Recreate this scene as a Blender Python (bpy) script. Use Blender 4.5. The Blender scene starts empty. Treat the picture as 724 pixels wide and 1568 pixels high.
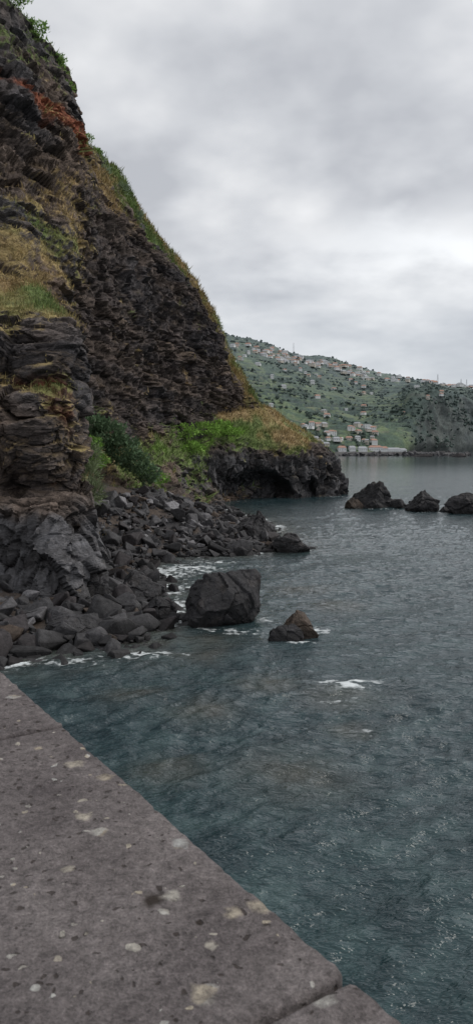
import bpy, math, random
import numpy as np
from mathutils import Vector
random.seed(7); rng=np.random.default_rng(11)
scn=bpy.context.scene
scn.view_settings.view_transform='Standard'; scn.view_settings.look='None'; scn.view_settings.exposure=0

# ------------------------------------------------------------------ noise
_perm=rng.permutation(256); _perm=np.concatenate([_perm,_perm,_perm])
_g=rng.normal(size=(256,3)); _g/=np.linalg.norm(_g,axis=1)[:,None]
_rv=rng.random((256,4))
def _h(i,j,k): return _perm[_perm[_perm[i&255]+(j&255)]+(k&255)]
def pn(p):
    p=np.asarray(p,float); f=np.floor(p); i=f.astype(int); t=p-f; w=t*t*t*(t*(t*6-15)+10)
    out=0
    for dx in (0,1):
        wx=w[:,0] if dx else 1-w[:,0]
        for dy in (0,1):
            wy=w[:,1] if dy else 1-w[:,1]
            for dz in (0,1):
                wz=w[:,2] if dz else 1-w[:,2]
                g=_g[_h(i[:,0]+dx,i[:,1]+dy,i[:,2]+dz)]
                out=out+wx*wy*wz*(g[:,0]*(t[:,0]-dx)+g[:,1]*(t[:,1]-dy)+g[:,2]*(t[:,2]-dz))
    return out*1.5
def fbm(p,o=4,r=.5):
    p=np.asarray(p,float); s=0;a=1;tot=0
    for k in range(o):
        s=s+a*pn(p+17.3*k); tot+=a; a*=r; p=p*2.03
    return s/tot
def ridged(p,o=4):
    p=np.asarray(p,float); s=0;a=1;tot=0
    for k in range(o):
        s=s+a*(1-2*np.abs(pn(p+9.1*k))); tot+=a; a*=.5; p=p*2.07
    return s/tot
def worley(p):
    p=np.asarray(p,float); f=np.floor(p); i=f.astype(int); t=p-f
    n=len(p); f1=np.full(n,9.);f2=np.full(n,9.);val=np.zeros(n);v2=np.zeros((n,3))
    for a in (-1,0,1):
        for b in (-1,0,1):
            for c in (-1,0,1):
                h=_h(i[:,0]+a,i[:,1]+b,i[:,2]+c); r=_rv[h]
                d=r[:,:3]+np.array([a,b,c])-t
                e=np.sqrt((d*d).sum(1)); m=e<f1
                f2=np.where(m,f1,np.minimum(f2,e)); val=np.where(m,r[:,3],val)
                v2[m]=d[m]; f1=np.where(m,e,f1)
    return f1,f2,val,v2
def facet(p,slope=.6):
    """angular blocks: each cell gets its own offset and tilt"""
    f1,f2,v,d=worley(p); g=_g[(v*255).astype(int)]
    return (v-.5)+slope*(d*g).sum(1), f2-f1, v
def ss(a,b,x):
    t=np.clip((x-a)/(b-a),0,1); return t*t*(3-2*t)

# ------------------------------------------------------------------ mesh helpers
def make_mesh(name,V,F,col=None,smooth=True,mats=(),mat_idx=None,parent=None):
    me=bpy.data.meshes.new(name)
    V=np.asarray(V,np.float32); F=np.asarray(F,np.int32); k=F.shape[1]
    me.vertices.add(len(V)); me.vertices.foreach_set('co',V.ravel())
    me.loops.add(F.size); me.loops.foreach_set('vertex_index',F.ravel())
    me.polygons.add(len(F)); me.polygons.foreach_set('loop_start',np.arange(0,F.size,k,dtype=np.int32))
    me.polygons.foreach_set('loop_total',np.full(len(F),k,np.int32))
    me.polygons.foreach_set('use_smooth',np.full(len(F),smooth,bool))
    for m in mats: me.materials.append(m)
    if mat_idx is not None: me.polygons.foreach_set('material_index',np.asarray(mat_idx,np.int32))
    me.update(calc_edges=True); me.validate()
    if col is not None:
        at=me.color_attributes.new('Col','FLOAT_COLOR','POINT')
        c=np.ones((len(V),4),np.float32); c[:,:col.shape[1]]=col; at.data.foreach_set('color',c.ravel())
    ob=bpy.data.objects.new(name,me); scn.collection.objects.link(ob)
    if parent: ob.parent=parent
    return ob
def grid_faces(nu,nv):
    i=np.arange(nu-1)[:,None]*nv+np.arange(nv-1)[None,:]
    return np.stack([i,i+nv,i+nv+1,i+1],-1).reshape(-1,4)
def upsample(C,counts,axis,tens=.5):
    C=np.moveaxis(np.asarray(C,float),axis,0); n=len(C); out=[]
    for s in range(n-1):
        p0=C[max(s-1,0)];p1=C[s];p2=C[s+1];p3=C[min(s+2,n-1)]
        m1=(p2-p0)*tens;m2=(p3-p1)*tens
        k=counts[s]; ts=np.arange(k)/k
        for t in ts:
            out.append((2*t**3-3*t*t+1)*p1+(t**3-2*t*t+t)*m1+(-2*t**3+3*t*t)*p2+(t**3-t*t)*m2)
    out.append(C[-1]); return np.moveaxis(np.array(out),0,axis)
def loft(C,M,nu,nv):
    C=np.asarray(C,float);M=np.asarray(M,float)
    Y=np.maximum(np.hypot(C[...,0],C[...,1]),10)
    du=(np.linalg.norm(np.diff(C,axis=0),axis=2)/Y[:-1]).mean(1); dv=(np.linalg.norm(np.diff(C,axis=1),axis=2)/Y[:,:-1]).mean(0)
    cu=np.maximum(3,(du/du.sum()*nu)).astype(int); cv=np.maximum(3,(dv/dv.sum()*nv)).astype(int)
    P=upsample(upsample(C,cu,0,.5),cv,1,.3)
    K=upsample(upsample(M,cu,0,0),cv,1,0)
    a=np.gradient(P,axis=0);b=np.gradient(P,axis=1); N=np.cross(a,b); N/=np.linalg.norm(N,axis=2)[...,None]+1e-9
    return P,K,N
def gnormals(P):
    a=np.gradient(P,axis=0);b=np.gradient(P,axis=1); N=np.cross(a,b); return N/(np.linalg.norm(N,axis=2)[...,None]+1e-9)

# ------------------------------------------------------------------ materials
def mat(name):
    m=bpy.data.materials.new(name); m.use_nodes=True; nt=m.node_tree; nt.nodes.clear()
    o=nt.nodes.new('ShaderNodeOutputMaterial'); b=nt.nodes.new('ShaderNodeBsdfPrincipled'); nt.links.new(b.outputs[0],o.inputs[0])
    return m,nt,b
def N_(nt,t,**k):
    n=nt.nodes.new(t)
    for a,v in k.items():
        if a.startswith('_'): setattr(n,a[1:],v)
        else: n.inputs[a.replace('__',' ')].default_value=v
    return n
def mixc(nt,bt,f,a,b):
    n=nt.nodes.new('ShaderNodeMix'); n.data_type='RGBA'; n.blend_type=bt
    for idx,v in ((0,f),(6,a),(7,b)):
        if hasattr(v,'is_output'): nt.links.new(v,n.inputs[idx])
        else: n.inputs[idx].default_value=v if idx==0 else (tuple(v)+(1,))[:4]
    return n.outputs[2]
def math_(nt,op,a,b=None,c=None,clamp=False):
    n=nt.nodes.new('ShaderNodeMath'); n.operation=op; n.use_clamp=clamp
    for i,v in enumerate((a,b,c)):
        if v is None: continue
        if hasattr(v,'is_output'): nt.links.new(v,n.inputs[i])
        else: n.inputs[i].default_value=v
    return n.outputs[0]
def ramp(nt,inp,stops):
    n=nt.nodes.new('ShaderNodeValToRGB'); nt.links.new(inp,n.inputs[0]); el=n.color_ramp.elements
    while len(el)<len(stops): el.new(.5)
    for e,(p,c) in zip(el,stops): e.position=p; e.color=(tuple(c)+(1,))[:4] if hasattr(c,'__len__') else (c,c,c,1)
    return n.outputs[0]
def noise(nt,vec,scale,detail=5,rough=.55):
    n=N_(nt,'ShaderNodeTexNoise',Scale=scale,Detail=detail,Roughness=rough); nt.links.new(vec,n.inputs['Vector']); return n
def geo(nt): return nt.nodes.new('ShaderNodeNewGeometry').outputs['Position']

def attr_rock(name,scale=1.,bump=.25,rough=.9,lo=.55,hi=1.5,zs=1.,spec=.2):
    m,nt,b=mat(name); pos=geo(nt)
    if zs!=1.:
        mp=N_(nt,'ShaderNodeMapping'); mp.inputs['Scale'].default_value=(1,1,zs); nt.links.new(pos,mp.inputs['Vector']); pos=mp.outputs[0]
    a=nt.nodes.new('ShaderNodeAttribute'); a.attribute_name='Col'
    n1=noise(nt,pos,2.2*scale,5,.65); n2=noise(nt,pos,9*scale,3,.7)
    v=ramp(nt,n1.outputs[0],[(.3,lo),(.7,hi)]); v2=ramp(nt,n2.outputs[0],[(.3,.65),(.72,1.35)])
    c=mixc(nt,'MULTIPLY',1,a.outputs['Color'],v); c=mixc(nt,'MULTIPLY',1,c,v2)
    nt.links.new(c,b.inputs['Base Color']); b.inputs['Roughness'].default_value=rough; b.inputs['Specular IOR Level'].default_value=spec
    h=math_(nt,'ADD',math_(nt,'MULTIPLY',n1.outputs[0],.6),math_(nt,'MULTIPLY',n2.outputs[0],.3))
    bp=N_(nt,'ShaderNodeBump',Strength=1.,Distance=bump); nt.links.new(h,bp.inputs['Height']); nt.links.new(bp.outputs[0],b.inputs['Normal'])
    return m
M_cliff=attr_rock('cliff_rock',1.,.22,.9,.5,1.5,2.2,.15)
M_boulder=attr_rock('basalt_boulder',2.5,.06,.75,.5,1.5,1.,.28)
def leafmat(name,trans=.25):
    m,nt,b=mat(name); a=nt.nodes.new('ShaderNodeAttribute'); a.attribute_name='Col'
    nt.links.new(a.outputs['Color'],b.inputs['Base Color']); b.inputs['Roughness'].default_value=.7; b.inputs['Specular IOR Level'].default_value=.2
    tr=nt.nodes.new('ShaderNodeBsdfTranslucent'); nt.links.new(a.outputs['Color'],tr.inputs[0]); mx=nt.nodes.new('ShaderNodeMixShader'); mx.inputs[0].default_value=trans
    nt.links.new(b.outputs[0],mx.inputs[1]);nt.links.new(tr.outputs[0],mx.inputs[2]);nt.links.new(mx.outputs[0],nt.nodes['Material Output'].inputs[0]); return m
M_leaf=leafmat('foliage')

# ------------------------------------------------------------------ palette (linear)
DARK=np.array([.058,.051,.053]); BROWN=np.array([.150,.112,.088]); GREY=np.array([.092,.089,.093])
RUST=np.array([.26,.085,.045]); DRY=np.array([.30,.230,.105]); GREEN=np.array([.130,.180,.060]); BRIGHT=np.array([.19,.32,.065]); OCHRE=np.array([.24,.165,.090])
def lerp(a,b,t): return a+(b-a)*t[:,None]
def T(c,n): return np.tile(c,(n,1))

def cliff_disp(P,K,N,amp=1.,near=1.,greyer=0.,ledgeamp=1.,columns=None):
    """K channels: 0 grass 1 green 2 rust 3 dark 4 amplitude"""
    sh=P.shape; p=P.reshape(-1,3); n=N.reshape(-1,3); k=K.reshape(-1,K.shape[-1]); L=len(p)
    fix=k[:,4]; g=np.clip(k[:,0],0,1); dk=np.clip(k[:,3],0,1)
    nz=fbm(p/5.,4)
    rock=1-.75*ss(.45,.9,g+nz*.5)
    wv=np.stack([fbm(p/5.+3,2),fbm(p/5.+31,2),fbm(p/5.+77,2)],1)
    q=p+.7*wv; q2=p+.3*wv
    a1,c1,v1=facet(q*np.array([1/3.0,1/3.0,1/1.5])/near,1.)
    a2,c2,v2=facet(q2*np.array([1/1.35,1/1.35,1/.6])/near+40,1.)
    a3,c3,v3=facet(q2*np.array([1/.5,1/.5,1/.25])/near+90,1.)
    strat=(p[:,2]+.10*p[:,0]+.05*p[:,1]+.8*fbm(p/9.+4,3))
    lay=np.floor(strat/1.5); fr=strat/1.5-lay; lr=_rv[(lay.astype(int)*37+11)&255,0]; lr2=_rv[(np.floor(strat/.6).astype(int)*53+7)&255,1]
    ledge=(lr-.5)*1.0+(fr**2)*.6-.45*np.exp(-((fr-.02)/.09)**2)
    fr2=np.mod(strat/.6,1.); ledge2=(lr2-.5)*.30-.13*np.exp(-((fr2-.05)/.15)**2)
    brk=.25+.85*ss(-.3,.2,fbm(p/3.3+60,3))
    d=fbm(p/11.,3)*2.4 + ridged(p/6.,3)*.5*(1-.6*dk)
    rk=a1*1.15*(1-.6*dk)+a2*.42*(1-.25*dk)+a3*.13-.20*np.exp(-c1*16)-.10*np.exp(-c2*16)+(ledge+ledge2)*dk*brk*ledgeamp
    cw=0*d; vc=vd=v1; cc_=c1
    if columns is not None:
        cw=columns(p); qc=p+.25*wv; ac,cc_,vc=facet(qc*np.array([1/.95,1/.95,1/2.6]),1.1); ad_,cd_,vd=facet(qc*np.array([1/.42,1/.42,1/1.1])+33,1.1)
        rk=rk*(1-cw)+cw*(ac*.95+ad_*.28-.12*np.exp(-cc_*18)-.05*np.exp(-cd_*18)+a1*.35)/near
    d=d+rock*near*rk + fbm(p/.9,3)*.12
    P2=(p+n*(d*amp*fix)[:,None]).reshape(sh); N2=gnormals(P2).reshape(-1,3)
    up=N2[:,2]
    cn=fbm(p/3.+5,5); cn2=fbm(p/.8+9,4); cn3=fbm(p/9.+50,3)
    base=lerp(T(BROWN,L),T(GREY,L),np.clip(ss(-.2,.25,cn3+.3*cn)+greyer,0,1))
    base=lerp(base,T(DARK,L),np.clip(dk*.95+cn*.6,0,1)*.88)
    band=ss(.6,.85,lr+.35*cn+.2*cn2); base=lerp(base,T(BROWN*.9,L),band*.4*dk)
    base*=(1+.55*(v2-.5)+.35*(v1-.5)+.6*(v3-.5)+.35*(lr2-.5)*dk)[:,None]
    base=lerp(base,T(OCHRE,L),ss(.05,.42,cn+.3*up)*(.55-.4*dk))
    base=lerp(base,T(RUST,L)*(1+.8*cn2)[:,None],ss(.5,.85,k[:,2]+cn*.9)*.85)
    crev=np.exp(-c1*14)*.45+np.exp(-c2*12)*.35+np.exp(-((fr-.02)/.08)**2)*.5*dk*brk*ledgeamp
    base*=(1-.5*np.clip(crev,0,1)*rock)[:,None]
    if columns is not None:
        base=lerp(base,T([.092,.092,.098],L)*(1+.9*(vc-.5)+.4*(vd-.5)+.6*cn2-.4*np.exp(-cc_*14))[:,None],cw*.9)
    gm=ss(.40,.64,g*.86+.36*np.clip(up,-.3,1)+.50*cn2+.8*cn - .14)
    gm=gm*ss(-.05,.25,up+.6*g-.25)
    gc=lerp(T(DRY,L),T(GREEN,L),ss(.2,.6,k[:,1]+.9*cn3+.6*cn))
    gc=lerp(gc,T(OCHRE,L),ss(.05,.35,-cn3+.5*cn2)*.6*(1-ss(.4,.8,k[:,1])))
    gc=lerp(gc,T(BRIGHT,L),ss(.8,1.05,k[:,1]+.5*cn))
    gc*=(1+.9*cn2)[:,None]
    col=lerp(base,gc,gm*.9)
    return P2,np.clip(col,0.004,.9),gm,N2,gc

# ------------------------------------------------------------------ MAIN CLIFF
MAIN=[
[(-21.6,34,-1.2),(-22.6,36,3.5),(-23.6,38,8.6),(-25.5,42,13.1),(-27.3,46,16.8),(-29.5,50,21),(-32,55,31.9),(-35.4,62,49.8)],
[(-16.4,36,-1.6),(-17.1,38,3.3),(-18.3,41,8.8),(-19.9,46,13.7),(-22.4,52,18.6),(-24,56,22.7),(-24.9,60,33.2),(-26.3,66,50.5)],
[(-12.6,39,-2.4),(-13.1,41,3),(-13.9,44,8.9),(-15.6,50,14.7),(-17.1,55,19.2),(-18.5,60,24.4),(-19.9,65,34.3),(-22,72,49.1)],
[(-10.9,42,-1.9),(-12,46,2.6),(-13.2,50,8.3),(-14.6,56,15.2),(-15.8,60,19.8),(-16.7,65,26.1),(-17.9,70,35.9),(-19.5,76,47.6)],
[(-10.3,50,-1.2),(-11.5,54,3.7),(-12.8,58,6.5),(-14.0,64,9.8),(-14.3,66,18.9),(-14.8,69,27.8),(-16.3,76,37.4),(-17.8,82,46.8)],
[(-9.6,55,-1),(-11.2,60,3.6),(-12.4,64,6.7),(-13.8,70,10.1),(-14.1,72,19.4),(-14.7,75,29.6),(-16.3,81,37.1),(-17.9,86,42.5)],
[(-8.1,60,-1),(-9.8,65,3.6),(-11.2,70,7),(-12.5,75,10.3),(-12.75,77,19.6),(-13.4,80,30.4),(-14.6,86,36.0),(-16.2,90,41.6)],
[(-7.3,68,-1),(-8.9,74,3.4),(-10.5,79,7),(-11.2,82,10.6),(-11.4,84,20.4),(-12.4,87,31.4),(-13.2,92,36.5),(-14.5,95,40.9)],
[(-6.1,75,-1),(-7.7,82,3.4),(-9.2,86,7),(-9.85,89,10.9),(-10,91,20.3),(-11,94,31.4),(-11.5,97,34.6),(-12.5,100,38)],
[(-4.8,88,-1),(-5.8,92,3),(-7.2,94,7),(-7.6,95,11.3),(-7.7,97,20),(-8.8,99,29.8),(-9.5,102,32.5),(-10.4,104,34.7)],
[(-2.7,95,-1),(-3.6,98,2.7),(-4.5,99,7),(-5,100,11.8),(-5.5,102,19.4),(-6.3,104,28.0),(-6.6,106,29.8),(-6.9,108,31.9)],
[(-1.1,102,-1),(-1.6,104,2.5),(-2,105,7),(-2.2,106,12.4),(-2.5,107,18.1),(-3.75,108,24.8),(-3.7,110,26.1),(-3.9,112,27.7)],
[(1.2,107,-1),(.8,108,2.3),(.6,109,7),(.3,110,12.6),(-.2,111,15.7),(-1.6,112,20.2),(-1.6,113,21.0),(-1.6,115,22.9)],
[(3.7,111,-1),(3.7,112,2.1),(3.6,113,7),(3.3,114,12),(2.8,115,13.2),(1.8,115.5,15),(2,116,15.6),(2.3,118,16.2)],
[(6.4,125,-1),(6.4,126,1.5),(5.9,127,5.9),(5.4,128,8.1),(4.8,128,9.3),(4.3,128,10.4),(4.3,128,11),(4.3,128,11.6)]]
R=lambda g,v,r,d,f=1.:(g,v,r,d,f)
base_rows=[R(0,0,0,.4),R(.4,.6,.1,.3,.6),R(.85,.8,.1,.2,.6),R(.15,.4,0,.95,.8),R(0,0,0,1),R(.05,.2,0,1,.8),R(.85,.35,.1,.3,.55),R(.95,.4,.1,.1,.45)]
left_rows=[R(0,0,0,.4),R(.2,.2,.2,.4),R(.5,.3,.3,.3),R(.75,.25,.15,.3,.8),R(.85,.2,.1,.2,.8),R(.6,.2,.15,.4,.9),R(.05,0,.1,.85,1.2),R(.7,.9,0,.3,.7)]
MM=[]
for i in range(len(MAIN)):
    rows=[tuple(r) for r in (left_rows if i<=3 else base_rows)]
    if i==3: rows[6]=R(.1,0,.35,.6,1.); rows[7]=R(.6,.9,0,.3,.6)
    if i==4: rows[4]=R(.4,.2,.1,.7); rows[5]=R(.75,.1,.2,.3,.8); rows[6]=R(.2,0,.45,.5,.8); rows[7]=R(.4,.8,.1,.5,.7)
    if i==5: rows[5]=R(.3,.2,.1,.8,.8); rows[6]=R(.55,.1,.35,.3,.7); rows[7]=R(.35,.4,.35,.5,.6)
    if i==6: rows[6]=R(.8,.3,.1,.2,.5); rows[7]=R(.5,.3,.5,.3,.5)
    if i==7: rows[6]=R(.9,.7,0,.1,.5)
    if i>=12: rows[4]=R(.4,.3,.1,.7,.7); rows[5]=R(.7,.3,.1,.5,.5)
    if 4<=i<=7: rows[1]=R(.55,.8,.25,.1,.5); rows[2]=R(.6,.5,.5,.1,.5)
    MM.append(rows)
C=[];K=[]
for i,(c,m) in enumerate(zip(MAIN,MM)):
    x,y,z=c[-1]
    C.append(list(c)+[(x-5,y+12,z-3),(x-8,y+34,z*.5),(x-8,y+60,-3)]); K.append(m+[R(.8,.6,0,.2,.5),R(.5,.5,0,.4,.5),R(0,0,0,.5,.3)])
P,Km,N=loft(C,K,560,720)
zc=P[...,2]+.28*P[...,0]+.6*np.sin(P[...,1]*.3)
Km[...,2]+=1.0*np.exp(-((zc-33.6)/.8)**2)*ss(-24,-21,P[...,0])*(1-ss(-16.6,-15.9,P[...,0]))*(P[...,1]<88)
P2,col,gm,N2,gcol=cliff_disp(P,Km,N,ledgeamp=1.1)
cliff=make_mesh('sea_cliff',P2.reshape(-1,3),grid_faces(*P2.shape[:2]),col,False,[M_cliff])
grass_src=[(P2.reshape(-1,3),gm,N2,gcol)]

# ------------------------------------------------------------------ HEADLAND with shallow sea cave
HEAD=[
[(-10.7,78,-1.5),(-11,80,1.8),(-11.3,82,3.8),(-11.5,84,6.3),(-12.5,88,8.5),(-13.4,92,10.9)],
[(-8.1,86,-1.5),(-8.3,88,.9),(-8.4,90,3.5),(-8.9,91,6.6),(-9.2,94,9.1),(-9.9,97,11.2)],
[(-5,92,-1.5),(-5.2,95,.5),(-5.2,96,2.8),(-5.7,97,5.5),(-5.8,99,8.6),(-6.4,102,11.8)],
[(-1,97,-1.5),(-1.1,101,.4),(-1.1,101,3.9),(-1.5,102,7.7),(-1.5,104,9.7),(-1.6,107,12.2)],
[(3.4,101,-1.5),(3.5,105,.2),(3.5,105,3.8),(3.5,106,7),(3.6,109,9.4),(3.3,114,13.4)],
[(8.1,105,-1.5),(8.4,109,.2),(8.4,109,3.7),(8.5,110,6.6),(8.3,114,9.2),(7.1,120,12.2)],
[(12.2,109,-1.5),(12.7,113,.1),(12.8,114,4),(12.1,115,7.4),(12.2,118,8),(11.7,124,9.4)],
[(16.2,113,-1.5),(16.8,117,0),(16.8,118,2.9),(15.9,119,6),(15.5,121,6.5),(14.8,127,7.6)],
[(18,122,-1.5),(18.2,124,0),(18.1,125,2.1),(16.4,125,5.4),(15.9,127,6.2),(14.8,132,7)],
[(15.5,150,-1.5),(15.5,150,0),(15,150,2),(14.6,148,5),(14,146,6),(13,142,6.7)]]
C=[];K=[]
for i,c in enumerate(HEAD):
    x,y,z=c[-1]
    C.append(list(c)+[(x-2,y+(18 if i<9 else -2),z-3),(x-3,y+(34 if i<9 else -4),-2)])
    gr=1. if i<6 else (.5 if i==6 else .15); gn={1:1.1,2:1.3,3:1.2,4:.6}.get(i,.3)
    K.append([R(0,0,0,.8,.6),R(0,0,0,.9),R(0,0,0,.8,1.1),R(.4 if i<7 else 0,.6,0,.7,.8),R(gr,gn,0,.2,.5),R(gr,.25,0,.2,.35),R(.8,.4,0,.2,.5),R(0,0,0,.5,.5)])
P,Km,N=loft(C,K,340,230)
P=P.copy()
def cave(P,cx,hw,hh,dep):
    x=P[...,0];z=P[...,2]
    e=((x-cx)/hw)**2+(np.maximum(z,0)/hh)**2
    front=P[...,1]<cx*.95+111
    P[...,1]+=np.where(front,dep*(1-ss(.3,1.1,e)),0)
    return P
P=cave(P,3.2,5.4,4.6,5.); P=cave(P,11.,1.3,3.4,2.5); P=cave(P,-6.2,1.6,2.4,1.5)
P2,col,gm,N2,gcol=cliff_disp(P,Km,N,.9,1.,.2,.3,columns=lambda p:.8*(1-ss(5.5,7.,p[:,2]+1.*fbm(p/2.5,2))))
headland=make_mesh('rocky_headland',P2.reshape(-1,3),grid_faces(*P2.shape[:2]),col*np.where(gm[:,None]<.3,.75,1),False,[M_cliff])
grass_src.append((P2.reshape(-1,3),gm,N2,gcol))

# ------------------------------------------------------------------ NEAR BLUFF
zE=[-1,1.1,2.4,4.5,5.1,7,9.4,10,11.2,13.4,14.7,17.1]; zM=[-1,1.3,2.6,4.6,5.1,7,9.3,9.9,11,13.1,14.5,16.9]
ys=[30,31,31.5,32.5,35,34,34,35.5,36,37,40,46]
X=[[-16.4,-17,-17.3,-17.8,-19.4,-18.7,-18.6,-19.5,-19.8,-20.3,-22,-25.7],
[-12.7,-13,-13.2,-13.7,-14.8,-14.3,-14.2,-14.9,-15.1,-15.4,-16.7,-19.4],
[-9.6,-9.9,-10,-10.3,-10.9,-10.7,-10.7,-11.2,-11.3,-11.6,-12.5,-14.3],
[-7.6,-7.8,-7.9,-8.2,-9.0,-8.6,-8.6,-9.0,-9.0,-9.2,-10.2,-12.7],
[-5.9,-6.2,-6.4,-6.9,-8.0,-7.3,-7.3,-8.2,-7.3,-8.0,-9.8,-12.4],
[-6.5,-6.8,-7.0,-7.6,-9.2,-8.1,-8.1,-9.0,-8.1,-8.9,-10.6,-13.3],
[-9.3,-9.8,-10,-10.6,-12,-11.2,-11.2,-12,-11.4,-11.8,-13.2,-16.1]]
off=[-4,-2,0,-.5,1,4,12]
C=[[(X[c][r],ys[r]+off[c],(zE if c>=4 else zM)[r]) for r in range(12)] for c in range(7)]
nrow=[R(0,0,0,.4,.6),R(0,0,0,.4,.6),R(0,0,0,.4,.6),R(.1,0,.25,.4,.6),R(.1,0,.35,.8,.5),R(.1,0,.1,.45,.9),R(.3,.2,.45,.35,.8),R(.5,.3,.5,.3,.6),R(.0,0,.1,.75,.9),R(.4,.2,.05,.6,.9),R(.95,.4,0,.2,.5),R(.9,.35,0,.2,.5)]
K=[[r for r in nrow] for c in range(7)]
P,Km,N=loft(C,K,340,520)
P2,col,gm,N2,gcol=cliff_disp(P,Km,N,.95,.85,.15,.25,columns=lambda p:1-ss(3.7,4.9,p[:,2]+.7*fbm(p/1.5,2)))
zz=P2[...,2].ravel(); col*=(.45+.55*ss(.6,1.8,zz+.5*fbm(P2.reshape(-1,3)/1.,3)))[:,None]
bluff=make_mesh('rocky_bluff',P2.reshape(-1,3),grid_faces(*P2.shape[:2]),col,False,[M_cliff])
grass_src.append((P2.reshape(-1,3),gm,N2,gcol))

# ------------------------------------------------------------------ BEACH ground
W=np.array([(-40,16),(-14,20),(-7.6,23.9),(-5.1,25.3),(-3.6,25.8),(-2.4,28.5),(-2.6,33),(-3.4,38),(-5.0,45),(-1.8,48.5),(1.7,50),(4.4,53),(4.2,60),(3.7,72),(0,84),(-2.6,93),(-8,98),(-14,98),(-40,98)],float)
def sdist(xy):
    xy=np.asarray(xy,float); best=np.full(len(xy),1e9); inside=np.zeros(len(xy),bool)
    for a,b in zip(W[:-1],W[1:]):
        ab=b-a; t=np.clip(((xy-a)@ab)/(ab@ab),0,1); d=np.linalg.norm(xy-(a+t[:,None]*ab),axis=1); best=np.minimum(best,d)
        cond=((a[1]>xy[:,1])!=(b[1]>xy[:,1])); xi=a[0]+(xy[:,1]-a[1])/(b[1]-a[1]+1e-12)*(b[0]-a[0])
        inside^=cond&(xy[:,0]<xi)
    return np.where(inside,best,-best)
def beach_h(xy):
    d=sdist(xy); h=np.where(d>0,.18*d+.16*np.maximum(d-5,0),.3*d); return np.minimum(h,7)-.15
gx=np.linspace(-22,9,220);gy=np.linspace(15,104,420)
G=np.stack(np.meshgrid(gx,gy,indexing='ij'),-1).reshape(-1,2); bh=beach_h(G)
p3=np.column_stack([G,bh]); bh=bh+fbm(p3/1.2,4)*.35
c=lerp(T(GREY*.5,len(G)),T(BROWN*.5,len(G)),ss(-.1,.4,fbm(p3/2.,3)+.08*bh))
make_mesh('beach_ground',np.column_stack([G,np.maximum(bh,-3)]),grid_faces(220,420),c,True,[M_boulder])

# ------------------------------------------------------------------ rocks
import bmesh
def ico(sub):
    bm=bmesh.new(); bmesh.ops.create_icosphere(bm,subdivisions=sub,radius=1); bm.verts.ensure_lookup_table()
    V=np.array([v.co[:] for v in bm.verts]);F=np.array([[v.index for v in f.verts] for f in bm.faces]); bm.free(); return V,F
I5=ico(6)
def hull_rock(r,npt,sc):
    """angular broken block: convex hull of a few random points"""
    bm=bmesh.new()
    box=r.random()<.4
    for _ in range(npt):
        v=r.normal(size=3); v/=np.linalg.norm(v)
        if box: v=np.sign(v)*np.minimum(np.abs(v)*1.6,.85)+r.normal(size=3)*.08
        bm.verts.new(v*np.array(sc)*r.uniform(.85,1.05))
    bmesh.ops.convex_hull(bm,input=bm.verts[:])
    for v in [v for v in bm.verts if not v.link_faces]: bm.verts.remove(v)
    bmesh.ops.bevel(bm,geom=bm.edges[:],offset=.045,segments=1,affect='EDGES')
    bmesh.ops.triangulate(bm,faces=bm.faces[:]); bm.verts.ensure_lookup_table(); bm.verts.index_update()
    V=np.array([v.co[:] for v in bm.verts]);F=np.array([[v.index for v in f.verts] for f in bm.faces]); bm.free(); return V,F
def rockshape(base,nplanes,r,rough=.03,sc=(1,.8,.6)):
    V,F=base; n=r.normal(size=(nplanes,3)); n/=np.linalg.norm(n,axis=1)[:,None]; d=r.uniform(.62,.95,nplanes)
    dots=np.maximum(V@n.T,.02); rad=np.minimum((d/dots).min(1),1.2)
    q=V*rad[:,None]
    q=q*(1+rough*fbm(q*2+r.random()*50,3))[:,None]
    return q*np.array(sc)
def rotm(r,tilt=.5):
    a=r.uniform(0,6.283); b=r.normal()*tilt; c=r.normal()*tilt
    ca,sa,cb,sb,cc,sc=np.cos(a),np.sin(a),np.cos(b),np.sin(b),np.cos(c),np.sin(c)
    return np.array([[ca,-sa,0],[sa,ca,0],[0,0,1]])@np.array([[1,0,0],[0,cb,-sb],[0,sb,cb]])@np.array([[cc,0,sc],[0,1,0],[-sc,0,cc]])
variants=[hull_rock(rng,int(rng.integers(8,20)),(1,rng.uniform(.55,.95),rng.uniform(.38,.8))) for _ in range(48)]
Vs=[];Fs=[];Cs=[];base=0
cand=np.column_stack([rng.uniform(-17,5.5,18000),np.where(rng.random(18000)<.5,rng.uniform(20,98,18000),rng.uniform(20,60,18000))]); cd=sdist(cand)
ok=(cd>-.9)&(cd<13)&((cd>0)|(rng.random(18000)<.45)); cand=cand[ok][:6400]; cd=cd[ok][:6400]; chh=beach_h(cand)
for (x,y),d,hh0 in zip(cand,cd,chh):
    s=float(np.clip(np.exp(rng.normal(-1.65,.68)),.07,1.))
    if y<32 and rng.random()<.14: s=rng.uniform(.4,.85)
    vv,ff=variants[rng.integers(48)]
    z=hh0+s*rng.uniform(.05,.4)
    q=(vv*s)@rotm(rng,.5).T+np.array([x,y,z])
    t=rng.random(); c0=GREY*rng.uniform(.35,1.0) if t<.72 else (GREY*rng.uniform(1.1,2.1) if t<.82 else (DARK*.8 if t<.95 else BROWN*.5))
    wet=ss(.15,.9,q[:,2]+.2*rng.random()); cc=c0[None,:]*(.35+.65*wet)[:,None]
    Vs.append(q);Fs.append(ff+base);Cs.append(cc);base+=len(q)
make_mesh('shore_boulders',np.concatenate(Vs),np.concatenate(Fs),np.concatenate(Cs),False,[M_boulder])
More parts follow.
